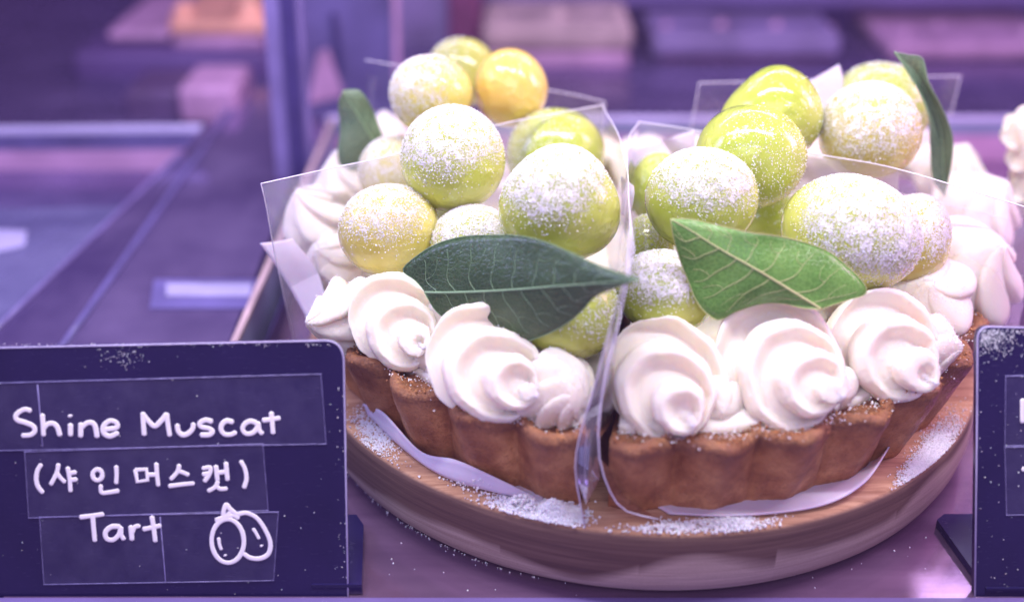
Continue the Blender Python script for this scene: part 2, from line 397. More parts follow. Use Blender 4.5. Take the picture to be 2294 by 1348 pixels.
# left hand compartment: stepped tray wall with a slanting end, divider panels, post
e = empty('metal_tray', (-24, 10, ZC), 'blurred blue metal tray with a pink banded rim left of the tart', 'tray')
def band(name, y0, y1, x1a, x1b, mat, yy, th=.3):
    m_ = MB(); slab(m_, [ony(-260, y1 + 6, yy), ony(x1b, y1, yy), ony(x1a, y0, yy), ony(-260, y0 + 6, yy)], (0, th, 0)); m_.build(name, M[mat], e, smooth=False)
band('rim_lip', 284, 297, 452, 444, 'rail_light', 18.0)
band('rim_upper', 298.5, 334, 443, 415, 'panel_blue', 18.05)
band('rim_band', 335.5, 391, 414, 372, 'rail_pink', 18.0)
band('rim_lower', 392, 452, 371, 320, 'slate', 18.05)
m_ = MB(); slab(m_, [onz(-260, 470, ZC + .6), onz(300, 462, ZC + .6), onz(60, 700, ZC + .6), onz(-260, 900, ZC + .6)], (0, 0, -.3)); m_.build('tray_floor', M['tray_blue'], e, smooth=False)
m_ = MB(); slab(m_, [onz(-60, 512, ZC + .65), onz(60, 516, ZC + .65), onz(56, 550, ZC + .65), onz(-60, 575, ZC + .65)], (0, 0, -.03)); m_.build('tray_glare', M['glare_dim'], e, smooth=False)  # pale slab painted in place of glare on the tray
M['divider'] = steel('divider_glass', (.12, .08, .26), (.36, .27, .54), .16, (.25, .12, 1), .7)
e = empty('glass_divider', (-18, 12, ZC), 'slanting plum tinted glass divider between the two trays', 'divider')
m_ = MB(); slab(m_, [onz(*p, ZC + .75) for p in ((452, 300), (540, 205), (612, 200), (648, 420), (500, 800), (-10, 800), (-10, 740))], (0, 0, -.12)); m_.build('panel', M['divider'], e, smooth=False)
m_ = MB(); tube(m_, [onz(452, 298, ZC + .8), onz(-10, 738, ZC + .8)], .09, 6, 12); m_.build('edge', M['post_lilac'], e)
m_ = MB(); tube(m_, [onz(545, 205, ZC + .8), onz(130, 790, ZC + .8)], .12, 6, 12); m_.build('edge', M['panel_blue'], e)
mb = MB(); slab(mb, [onz(372, 634, ZC + .85), onz(565, 634, ZC + .85), onz(561, 662, ZC + .85), onz(372, 662, ZC + .85)], (0, 0, -.04))  # painted floor highlight: pale strip with a wider dim one around it
o_ = mb.build('floor_highlight', M['glare_dim'], smooth=False, label='small blurred pale strip painted as a highlight on the dark case floor', cat='strip')
mb = MB(); slab(mb, [onz(345, 625, ZC + .80), onz(590, 625, ZC + .80), onz(580, 690, ZC + .80), onz(335, 690, ZC + .80)], (0, 0, -.03)); mb.build('highlight_halo', M['panel_blue'], o_, smooth=False)  # wider dim border of the painted highlight
# posts
e = empty('case_post', (-9.6, 16, ZC), 'tall dark upright post of the display case with a lilac side', 'post')
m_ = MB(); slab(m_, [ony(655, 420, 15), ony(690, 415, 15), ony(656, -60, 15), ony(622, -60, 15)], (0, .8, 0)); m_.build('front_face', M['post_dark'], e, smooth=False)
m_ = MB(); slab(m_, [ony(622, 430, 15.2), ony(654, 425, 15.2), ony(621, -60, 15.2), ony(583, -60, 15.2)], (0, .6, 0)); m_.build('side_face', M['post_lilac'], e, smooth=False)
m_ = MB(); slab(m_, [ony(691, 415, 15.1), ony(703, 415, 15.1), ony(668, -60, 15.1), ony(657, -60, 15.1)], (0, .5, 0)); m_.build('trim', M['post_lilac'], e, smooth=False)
e = empty('side_screen', (-9, 26, ZC), 'blue tinted glass side screen behind the case post', 'screen')
m_ = MB(); slab(m_, [ony(700, 330, 26), ony(893, 320, 26), ony(890, -60, 26), ony(655, -60, 26)], (0, .4, 0)); m_.build('pane', M['panel_blue'], e, smooth=False)
m_ = MB(); slab(m_, [ony(884, 200, 25.8), ony(897, 200, 25.8), ony(893, -60, 25.8), ony(878, -60, 25.8)], (0, .15, 0)); m_.build('frame', M['rail_pink'], e, smooth=False)
m_ = MB(); slab(m_, [ony(752, 165, 25.8), ony(768, 165, 25.8), ony(752, 30, 25.8), ony(740, 30, 25.8)], (0, .15, 0)); m_.build('slot', M['post_dark'], e, smooth=False)
m_ = MB(); slab(m_, [ony(690, 235, 25.8), ony(770, 215, 25.8), ony(735, 110, 25.8), ony(712, 120, 25.8)], (0, .15, 0)); m_.build('bracket', M['mauve_cream'], e, smooth=False)

# upper rear shelf with blurred cakes
def bb(name, px0, py0, px1, py1, y, th, mat, parent=None, **kw):
    a = ony(px0, py1, y); b = ony(px1, py0, y); m_ = MB()
    box(m_, (a[0], y, a[2]), (b[0], y + th, b[2])); o = m_.build(name, M[mat], parent, smooth=False, **kw)
    md = o.modifiers.new('b', 'BEVEL'); md.width = .004; md.segments = 3
    return o
bb('rear_shelf', 900, -60, 2500, 22, 40, 3, 'case_shelf', label='out of focus lilac shelf edge along the top of the case', cat='shelf')
bb('dark_pillar', 890, -60, 1010, 250, 38, 2, 'slate', label='dark slate blue pillar behind the frosted grapes', cat='pillar')
bb('tinted_screen', -300, -80, 236, 262, 60, 1, 'panel_blue', label='dim steel blue tinted screen in the upper left of the case', cat='screen')
bb('maroon_box', 1008, -60, 1078, 200, 37, 2, 'berry', label='narrow maroon box standing against the dark pillar', cat='box')
def cake(name, px0, py0, px1, py1, y, label, layers, topm):
    a = ony(px0, py1, y); e = empty(name, a, label, 'cake', 'blurred cakes on the rear shelf')
    H = py1 - py0; k = len(layers)
    for i, (mt) in enumerate(layers):
        bb('layer', px0 + 8 * i, py0 + 20 + (H - 20) * i / k, px1 - 8 * i, py0 + 20 + (H - 20) * (i + 1) / k - 2, y, 9, mt, e)
    # piped cream on top
    m_ = MB(); nb = max(3, int((px1 - px0) / 60))
    for j in range(nb):
        c = ony(px0 + (px1 - px0) * (j + .5) / nb, py0 + 22, y + 2 + (j % 2) * 2); r = (px1 - px0) / nb / 2 * .022 * rnd.uniform(.5, 1.3)
        tube(m_, [c + [0, 0, -r * .6], c + [0, 0, r * .2], c + [0, 0, r * 1.1], c + [.1, 0, r * 1.7]], [r, r * 1.1, r * .6, r * .1], 12, None)
    m_.build('cream_topping', M[topm], e)
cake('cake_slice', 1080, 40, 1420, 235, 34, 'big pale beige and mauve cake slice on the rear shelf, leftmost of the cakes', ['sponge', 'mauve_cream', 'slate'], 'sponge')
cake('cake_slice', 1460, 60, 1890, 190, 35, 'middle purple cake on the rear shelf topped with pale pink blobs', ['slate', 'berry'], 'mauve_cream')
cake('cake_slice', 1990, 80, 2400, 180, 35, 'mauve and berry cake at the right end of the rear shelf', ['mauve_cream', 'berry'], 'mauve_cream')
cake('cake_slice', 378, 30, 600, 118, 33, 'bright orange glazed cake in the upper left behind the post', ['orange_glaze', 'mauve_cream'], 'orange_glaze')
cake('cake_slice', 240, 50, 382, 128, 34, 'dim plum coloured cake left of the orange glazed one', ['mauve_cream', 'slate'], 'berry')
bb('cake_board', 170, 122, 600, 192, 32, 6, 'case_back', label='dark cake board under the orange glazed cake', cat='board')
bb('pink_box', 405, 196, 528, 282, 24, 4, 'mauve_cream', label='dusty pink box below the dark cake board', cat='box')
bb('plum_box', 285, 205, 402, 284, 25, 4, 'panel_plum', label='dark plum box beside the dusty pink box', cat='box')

# ------------------------------------------------------------------ the round board
prof = [(0, 0), (3, 0), (6, 0), (8.5, 0), (9.75, 0), (9.9, -.02), (9.98, -.08), (10.02, -.2), (10.04, -.6), (10.02, -1.1), (9.95, -1.5), (9.82, -1.8), (9.66, -1.97), (9.5, -2.07), (5, -2.07), (0, -2.07)]
n = 240; V = []; sd = []
for i, (r, z) in enumerate(prof):
    for a in np.linspace(0, 2 * np.pi, n, endpoint=False):
        V.append((r * math.cos(a), r * math.sin(a), z)); sd.append(1.0 if i >= 6 else 0.0)
F = grid_faces(len(prof), n, True)
F = [tuple(reversed(f)) for f in F]
mesh('serving_board', V, F, M['wood'], attrs={'side': sd}, origin=(0, 0, ZC), label='round thick wooden serving board under the grape tart slices', cat='board')

# ------------------------------------------------------------------ tart slices
NF = 30
def crust(e, a0, a1, seed, rb=9.05):
    r = np.random.default_rng(seed); n = int((a1 - a0) * 2.2)
    prof = [('in', .0, 0), ('o', 0, 0), ('o', .04, .08), ('o', .3, .6), ('o', .5, 1.0), ('o', .65, 1.4), ('o', .8, 1.75), ('o', .95, 2.05), ('o', 1.06, 2.25), ('o', 1.1, 2.4), ('o', 1.0, 2.52), ('o', .8, 2.56), ('o', .55, 2.5), ('o', .35, 2.3), ('in', 0, 2.1)]
    V = []; lip = []
    A = np.linspace(math.radians(a0), math.radians(a1), n)
    for j, (k, dr, z) in enumerate(prof):
        z = z * .90
        for a in A:
            if k == 'in': V.append((.35 * math.cos((A[0] + A[-1]) / 2), .35 * math.sin((A[0] + A[-1]) / 2), z)); lip.append(0); continue
            lobe = abs(math.cos(a * NF / 2)) ** .8
            amp = .22 + .36 * min(1, z / 2.2)
            if z > 1.2: amp += .12 * math.sin(min(1, (z - 1.2) / .9) * math.pi)
            rr = rb + dr * (.5 + .12 * lobe) + (lobe - .75) * amp + .03 * math.sin(a * 61 + seed) + r.normal() * .008
            zz = z + (.05 * math.sin(a * 47 + seed) + (lobe - .6) * .14 + r.normal() * .02 if z > 1.95 else 0)
            V.append((rr * math.cos(a), rr * math.sin(a), zz)); lip.append(min(1, max(0, (z - 1.8) / .25)))
    F = grid_faces(len(prof), n, False)
    for side in (0, n - 1):
        F.append(tuple(i * n + side for i in (range(len(prof)) if side else reversed(range(len(prof))))))
    o = mesh('crust', V, F, M['crust'], e, attrs={'lip': lip})
def piped(name, e, P, R, lobes=6, twist=2.5, depth=.3, power=.8, n=70, m=120, seed=0, dust=.45, up0=(0, 0, 1), phase=0.0, mat='cream'):
    P = smooth_path(P, n); R = smooth_path(np.array(R, float)[:, None].repeat(3, 1), n)[:, 0]; R = np.clip(R, .015, 9)
    T, N, B = frames(P, up0); V = []; A = np.linspace(0, 2 * np.pi, m, endpoint=False)
    r = np.random.default_rng(seed); ph = r.uniform(0, 6.28, 4)
    for i in range(n):
        s = i / (n - 1)
        q = A + phase + twist * s
        fq = (q * lobes / (2 * np.pi)) % 1.0; fq = np.abs(fq); sk = fq ** .62
        lob = 1 - depth * (1 - np.sin(np.pi * sk) ** power)
        wob = 1 + .03 * np.sin(2 * A + ph[0] + 3 * s) + .02 * np.sin(5 * A + ph[1] - 4 * s)
        rr = R[i] * lob * wob
        V.append(P[i] + rr[:, None] * (np.cos(A)[:, None] * N[i] + np.sin(A)[:, None] * B[i]))
    V = np.concatenate(V); F = grid_faces(n, m, True)
    F.append(tuple(reversed(range(m)))); F.append(tuple(range((n - 1) * m, n * m)))
    V += (vnoise(V, seed, 9) * .012 + vnoise(V, seed + 1, 30) * .006)[:, None] * np.array([1, 1, 1])
    # dust by facing up, from a quick normal estimate
    G = V.reshape(n, m, 3); du = np.roll(G, -1, 1) - np.roll(G, 1, 1); dv = np.gradient(G, axis=0); nm = np.cross(du, dv); nm /= np.linalg.norm(nm, axis=2)[..., None] + 1e-9
    C = P[:, None, :]; sg = np.sign(((G - C) * nm).sum(2)); nz = (nm[..., 2] * sg).ravel()
    pw = np.clip(dust * (nz + .25) + .15 * vnoise(V, seed + 3, 1.8), 0, 1)
    o = mesh(name, V, F, M[mat], e, attrs={'powder': pw})
    return o, V, pw, (nm * sg[..., None]).reshape(-1, 3)
def dusting(e, V, pw, nm, k, size=(.008, .02), name='sugar_powder'):
    w_ = np.clip(pw, 0, 1) ** 1.5 + 1e-9; idx = npr.choice(len(V), size=k, p=w_ / w_.sum())
    pts = V[idx] + npr.normal(0, .02, (k, 3)) + nm[idx] * npr.uniform(.0, .02, (k, 1))
    return pts, npr.uniform(*size, k)
def rosette(e, c, ax, R, H, lobes=6, twist=3.0, depth=.34, seed=0, dust=.5, bend=(0, 0, 0), base=.25, power=.8, phase=0, shape=None, k=900):
    c = np.array(c, float); ax = np.array(ax, float); bd = np.array(bend, float)
    P = [c - ax * base * H, c, c + ax * H * .30, c + ax * H * .58 + bd * .25, c + ax * H * .82 + bd * .6, c + ax * H + bd]
    prof_ = shape or [.80, 1.0, .98, .70, .36, .07]
    o, V, pw, nm = piped('cream_rosette', e, P, [R * p for p in prof_], lobes, twist, depth, power, seed=seed, dust=dust, phase=phase)
    pts, sz = dusting(e, V, pw, nm, k)
    grains('sugar_powder', pts, sz, M['sugar'], o, kind='stuff')
    return o
def swirl(e, c, ax, R, nb, H, shift, seed=0, dust=.5, start=-30, lift=.30, skirt=1.0):
    # a star piped swirl: one ridge winding inwards in overlapping steps
    c = np.array(c, float); ax = np.array(ax, float); e1 = RT - ax * np.dot(RT, ax); e1 /= np.linalg.norm(e1); e2 = np.cross(ax, e1)
    if np.dot(e2, UP) < 0: e2 = -e2
    sh = np.array(shift, float); rpt = 34; nphi = 150; r = np.random.default_rng(seed); q = r.uniform(0, 6.28, 6)
    US = np.linspace(0, nb + 1.1, int((nb + 1.1) * rpt) + 1); PH = np.linspace(0, 2 * np.pi, nphi)
    pitch = R / (nb + .20); D = H / (nb + .25)
    def sec(u):
        k = np.floor(u); t_ = u - k
        a = np.clip(t_ / .52, 0, 1); b_ = np.clip((t_ - .52) / .48, 0, 1)
        x = -lift * np.sin(np.pi * a) * (a < 1) + b_ ** .8
        y = 1.22 * (1 - np.cos(np.pi * a)) / 2 - .22 * b_ - .42 * np.sin(np.pi * b_)
        rp = .05 * np.sin(t_ * 2 * np.pi * 4)
        return k + x, k + y + rp
    V = []; sl = []
    skn = 6
    for i in range(-skn, len(US)):
        u0 = US[max(i, 0)]; U_ = u0 + PH / (2 * np.pi)
        X, Y = sec(U_); rad = R * np.clip(1 - X * pitch / R, .0, 9) ** 1.08 + .012; ht = D * np.minimum(Y, nb + .5 + .12 * (Y - nb))
        wv_ = 1 + .16 * np.cos(PH + math.radians(start) - math.radians(150)); sq = wv_ + .035 * np.sin(2 * PH + q[0] + U_) + .025 * np.sin(3 * PH + q[1] - 1.5 * U_) + .012 * np.sin(9 * PH + q[2])
        rad = rad * sq
        pr = np.clip(U_ / (nb + .8), 0, 1)
        P_ = c + sh * pr[:, None] ** 1.1 + rad[:, None] * (np.cos(PH + math.radians(start))[:, None] * e1 + np.sin(PH + math.radians(start))[:, None] * e2) + ht[:, None] * ax
        if i < 0:
            f = -i / skn; P_ = P_ - ax * skirt * f - (P_ - c) * (.22 * f * f)
        V.append(P_)
    V = np.array(V); n_, m_ = V.shape[:2]; V = V.reshape(-1, 3)
    V = V + (vnoise(V, seed, 5) * .020 + vnoise(V, seed + 1, 19) * .007 + vnoise(V, seed + 2, 45) * .007)[:, None]
    G = V.reshape(n_, m_, 3); du = np.gradient(G, axis=1); dv = np.gradient(G, axis=0); nm = np.cross(du, dv); nm /= np.linalg.norm(nm, axis=2)[..., None] + 1e-9
    if (nm.reshape(-1, 3) @ ax).mean() < 0: nm = -nm
    nm = nm.reshape(-1, 3); pw = np.clip(dust * (nm[:, 2] + .25) + .15 * vnoise(V, seed + 3, 1.8), 0, 1)
    F = grid_faces(n_, m_, False)
    o = mesh('cream_rosette', V, F, M['cream'], e, attrs={'powder': pw})
    pts, sz = dusting(e, V, pw, nm, 1100); grains('sugar_powder', pts, sz, M['sugar'], o, kind='stuff')
    return o
def filling(e, a0, a1, seed, h=2.3):
    V = []; A = np.radians(np.linspace(a0 + 1, a1 - 1, 60)); RR = np.linspace(.4, 8.9, 40)
    for r in RR:
        for a in A: V.append((r * math.cos(a), r * math.sin(a), h + .75 * max(0, 1 - (r / 9.0) ** 2)))
    V = np.array(V); V[:, 2] += vnoise(V, seed, 3) * .10 + vnoise(V, seed + 1, 11) * .03
    nb = len(V); V = np.vstack([V, V * [1, 1, 0] + [0, 0, 1.9]])
    F = grid_faces(40, 60, False); F += [tuple(reversed([i + nb for i in f])) for f in F]
    F += [tuple([i, i + 1, i + 1 + nb, i + nb])[::-1] for i in range(59)] + [(i, i + 1, i + 1 + nb, i + nb) for i in range(39 * 60, 40 * 60 - 1)]
    F += [(i * 60, (i + 1) * 60, (i + 1) * 60 + nb, i * 60 + nb) for i in range(39)] + [(i * 60 + 59, i * 60 + 59 + nb, (i + 1) * 60 + 59 + nb, (i + 1) * 60 + 59) for i in range(39)]
    mesh('cream_filling', V, F, M['cream'], e, attrs={'powder': np.clip(.35 + .3 * vnoise(V, 3, 2), 0, 1)})
SL = {}
for key, a0, a1, lab in [('fl', -176, -102.5, 'front left tart slice with fluted brown crust, wedge nearest the black sign with white writing'),
                         ('fr', -99.5, -20, 'front right tart slice with fluted crust and three big swirls under the bright green leaf'),
                         ('bl', 96, 180, 'rear left tart slice half hidden behind clear film and frosted grapes'),
                         ('br', -16, 93, 'rear right tart slice in hazy film behind the narrow upright leaf')]:
    mid = math.radians((a0 + a1) / 2)
    e = empty('tart_slice', (5 * math.cos(mid), 5 * math.sin(mid), 0), lab, 'tart slice', 'grape tart slices on the board'); SL[key] = e
    crust(e, a0, a1, int(a0) % 17); filling(e, a0, a1, int(a1) % 13)

fl, fr, bl, br = SL['fl'], SL['fr'], SL['bl'], SL['br']
# front left slice, from left to right
SH = [.86, 1.0, 1.0, .74, .40, .10]
rosette(fl, onz(792, 705, 2.75), scr(-.65, -.15, .7), 1.08, 1.3, 6, 1.5, .42, 11, .45, RT * -.2, phase=.3, shape=SH)
swirl(fl, onz(888, 742, 2.7), scr(.10, .10, .95), 1.26, 2.4, 1.25, RT * .70 - UP * .50, 12, start=-40)
swirl(fl, onz(1086, 832, 2.75), scr(.10, .10, .95), 1.52, 2.9, 1.45, RT * 1.05 - UP * .62, 13, start=-55)
rosette(fl, onz(1245, 880, 2.6), scr(.5, -.1, .8), 1.12, .9, 7, 1.8, .28, 14, .5, phase=.1, shape=[.9, 1, .9, .7, .5, .25])
rosette(fl, onz(1040, 735, 2.9), scr(.1, .3, .7), 1.0, .8, 6, 1.2, .2, 15, .7)
# front right slice
swirl(fr, onz(1478, 856, 2.7), scr(.0, .05, .95), 1.58, 2.7, 1.4, RT * .55 - UP * .95, 21, start=-100)
swirl(fr, onz(1736, 836, 2.8), scr(.10, .10, .95), 1.64, 3.2, 1.5, RT * 1.0 - UP * .60, 22, start=-35)
swirl(fr, onz(1952, 782, 2.8), scr(.22, .0, .9), 1.50, 2.5, 1.35, RT * .70 - UP * .75, 23, dust=.65, start=-80)
rosette(fr, onz(2080, 775, 2.6), scr(.85, -.1, .4), .85, .8, 5, 1.4, .2, 24, .7)
rosette(fr, onz(1760, 735, 2.9), scr(.0, .5, .5), 1.35, .8, 6, 1.2, .2, 25, .7)
rosette(fl, onz(985, 800, 2.5), scr(.2, -.3, .8), .62, .6, 5, 1.2, .25, 16, .5, k=200)
rosette(fr, onz(1605, 900, 2.45), scr(.1, -.3, .8), .70, .6, 5, 1.2, .25, 26, .5, k=200)
rosette(fr, onz(1862, 868, 2.5), scr(.3, -.3, .8), .70, .6, 5, 1.2, .25, 27, .5, k=200)
# rear cream, seen through film
rosette(br, onz(2150, 620, 2.6), scr(.3, .4, .7), 1.75, 1.8, 6, 1.6, .25, 31, .6)
rosette(br, onz(2060, 670, 2.7), scr(-.1, .3, .8), 1.5, 1.2, 6, 1.2, .2, 36, .6)
rosette(br, onz(2175, 490, 2.6), scr(.3, .5, .6), 1.45, 1.7, 6, 1.6, .3, 32, .5)
rosette(br, onz(2125, 415, 2.6), scr(.2, .7, .4), 1.35, 1.5, 6, 1.6, .3, 33, .5)
rosette(br, onz(2050, 370, 2.5), scr(.2, .8, .4), 1.3, 1.3, 6, 1.6, .3, 34, .5)
rosette(bl, onz(725, 505, 2.9), scr(-.3, .5, .6), 1.2, 1.6, 6, 1.4, .34, 41, .5)
rosette(bl, onz(785, 430, 2.9), scr(-.2, .7, .5), 1.1, 1.5, 6, 1.6, .34, 42, .5)
rosette(bl, onz(760, 590, 2.8), scr(-.4, .3, .7), .95, 1.1, 6, 1.3, .25, 43, .5)
rosette(bl, onz(870, 330, 2.8), scr(-.1, .9, .3), 1.0, 1.3, 6, 1.3, .3, 44, .5)

for i_, (x_, y_) in enumerate([(1230, 345), (1330, 345), (1450, 350), (1560, 350), (1680, 352), (1800, 352), (1930, 355)]):
    rosette(bl if x_ < 1400 else br, onz(x_, y_, 2.2), scr(.1, .8, .4), 1.25, .8, 6, 1.4, .3, 50 + i_, .5, k=300)
# ------------------------------------------------------------------ grapes
def grape(cx, cy, wpx, hpx, z, mat, label, pd=.8, dirn=(-.1, .75, .45), rot=0.0, taper=0.0, bumpd=None, seed=0, thr=.0, k=2200, dimple=0):
    C = onz(cx, cy, z); dd = np.dot(C - CAM, FW) / FPX; a, b = wpx / 2 * dd, hpx / 2 * dd; c = (a + b) / 2
    nu, nv = 96, 60; U = np.linspace(0, 2 * np.pi, nu, endpoint=False); Vv = np.linspace(0, np.pi, nv)
    D = np.array([(math.sin(v) * math.cos(u), math.cos(v), math.sin(v) * math.sin(u)) for v in Vv for u in U])
    W = D.copy(); W[:, 0] *= (1 - taper * D[:, 1])
    rad = 1 + .042 * vnoise(D, seed, 1.9) + .006 * vnoise(D, seed + 5, 6)
    if bumpd is not None:
        bv = np.array(bumpd[:3]); bv = bv / np.linalg.norm(bv); rad += bumpd[3] * np.exp(-((1 - D @ bv) / .12))
    W *= rad[:, None]
    x, y, zz = W[:, 0] * a, W[:, 1] * b, W[:, 2] * c
    cr, sr_ = math.cos(rot), math.sin(rot); x, y = x * cr - y * sr_, x * sr_ + y * cr
    # local frame facing the viewer's side: right, up, towards
    fwd = (CAM - C) / np.linalg.norm(CAM - C); r_ = np.cross([0, 0, 1], fwd); r_ /= np.linalg.norm(r_); u_ = np.cross(fwd, r_)
    V = C + x[:, None] * r_ + y[:, None] * u_ + zz[:, None] * fwd
    nrm = (V - C); nrm /= np.linalg.norm(nrm, axis=1)[:, None]
    pdv = r_ * dirn[0] + np.array([0, 0, 1.]) * dirn[1] + fwd * dirn[2]; pdv /= np.linalg.norm(pdv)
    q = nrm @ pdv
    pw = np.clip(pd * (1 / (1 + np.exp(-(q - .35 - thr + .13 * vnoise(nrm, seed + 9, 3.3)) * 6.5))), 0, 1) ** 1.25
    e = mesh('grape', V, grid_faces(nv, nu, True), M[mat], None, attrs={'powder': pw}, origin=C - [0, 0, b], label=label, cat='grape', group='muscat grapes on the tart')
    k = int(k * .8)
    if k:
        # area weighting so the poles do not clump
        aw = np.array([math.sin(v) for v in Vv for u in U]); w_ = np.clip(pw, 0, 1) ** 2 * aw + 1e-9
        idx = npr.choice(len(V), size=k, p=w_ / w_.sum()); pts = V[idx] + npr.normal(0, .022, (k, 3)); dn = pts - C
        pts = V[idx] + (pts - V[idx]) - nrm[idx] * ((pts - V[idx]) * nrm[idx]).sum(1)[:, None] + nrm[idx] * .006
        grains('sugar_powder', pts, npr.uniform(.008, .025, k), M['sugar'], e, kind='stuff')
    return e
grape(1015, 353, 232, 238, 6.2, 'grape_green', 'thickly sugared green grape at the middle of the left pile, clear band along its bottom', 1.0, (-.1, .8, .55), seed=1, thr=-.12, k=4200)
grape(1258, 458, 272, 262, 6.1, 'grape_lime', 'large pear shaped sugared lime grape right above the dark green leaf', 1.0, (-.25, .85, .45), rot=-.12, taper=.16, seed=2, thr=-.05, k=4600)
grape(1243, 345, 225, 210, 4.94, 'grape_lime', 'glossy lime grape with scattered sugar beneath the amber grape', .62, (-.7, .3, .6), seed=3, k=900, thr=.0)
grape(965, 215, 187, 175, 6.69, 'grape_yellow', 'pale yellow sugared grape left of the amber grape', .9, (-.5, .6, .5), seed=4, thr=-.1, k=2200)
grape(1145, 195, 168, 174, 6.61, 'grape_amber', 'bare shiny amber orange grape at the top of the left pile', .0, seed=5, k=0)
grape(1035, 165, 160, 155, 6.2, 'grape_olive', 'dull olive grape topmost at the back of the left pile', .75, (-.8, .5, .2), seed=6, k=700)
grape(872, 515, 228, 205, 4.58, 'grape_yellow', 'yellow grape with a sugared top at the lower left beside the cream', .95, (-.2, .85, .35), seed=7, rot=.2, k=3200, thr=-.02)
grape(1060, 550, 200, 185, 4.32, 'grape_green', 'sugared grape peeking above the left part of the dark green leaf', 1.0, (0, .9, .3), seed=8, thr=-.15, k=2400)
grape(885, 385, 165, 165, 4.45, 'grape_yellow', 'faint sugared grape at the back left beside the small grey green leaf', .9, (-.3, .6, .5), seed=9, k=1600, thr=-.1)
grape(1275, 705, 230, 215, 3.9, 'grape_lime', 'grape under the tip of the dark green leaf resting in cream', .75, (.4, .8, .3), seed=10, k=1600)
grape(985, 480, 140, 140, 3.82, 'grape_green', 'shaded bare grape tucked between the yellow grape and the central one', .1, seed=11, k=0)
grape(1570, 445, 246, 228, 5.94, 'grape_lime', 'round grape with a sugared cap just above the bright green leaf', 1.0, (.1, .9, .35), seed=12, thr=-.05, k=4200)
grape(1680, 352, 250, 240, 6.24, 'grape_lime', 'glossy lime grape with sparse sugar in the middle of the right pile', .62, (.35, -.05, .85), seed=13, thr=.1, k=1100)
grape(1742, 255, 200, 216, 6.72, 'grape_lime', 'tall bare glossy grape topmost on the right pile', .35, (.8, -.2, .3), seed=14, bumpd=(-.9, -.05, .2, .26), rot=.12, taper=.10, k=250)
grape(1945, 295, 228, 220, 6.2, 'grape_yellow', 'pale sugared grape beside the narrow upright leaf, in front of its twin', .95, (-.1, .7, .6), seed=15, thr=-.2, k=3600)
grape(1978, 232, 226, 186, 5.9, 'grape_lime', 'sugared grape behind the pale one next to the narrow upright leaf', .72, (.1, .8, .5), seed=16, thr=-.2, k=2200)
grape(1905, 525, 305, 258, 5.2, 'grape_green', 'largest snowy sugared grape right of centre above the right end of the bright green leaf', 1.0, (.45, .65, .5), seed=17, rot=-.22, thr=-.18, k=6500)
grape(2045, 540, 165, 215, 4.21, 'grape_yellow', 'hazy sugared grape between the largest snowy grape and the rear cream', 1.0, (.2, .7, .5), seed=18, thr=-.15, k=2000)
grape(1490, 655, 230, 190, 4.23, 'grape_lime', 'sugared grape at the left of the bright green leaf resting on cream', 1.0, (-.05, .9, .3), seed=19, thr=-.1, k=3000)
grape(1475, 425, 130, 170, 4.29, 'grape_lime', 'bare dark lime grape behind the film seam at the left of the right pile', .1, seed=20, k=0)
grape(1450, 555, 120, 150, 3.94, 'grape_green', 'small sugared grape low beside the film seam', .8, (-.1, .7, .6), seed=21, k=900)
grape(1735, 500, 150, 130, 3.81, 'grape_lime', 'low bare grape seen in the gap above the bright green leaf', .45, (0, .9, .1), seed=22, k=300)
grape(2000, 615, 110, 100, 3.3, 'grape_lime', 'sliver of grape under the largest snowy grape at the edge of the cream', .4, (0, .9, .3), seed=23, k=200)

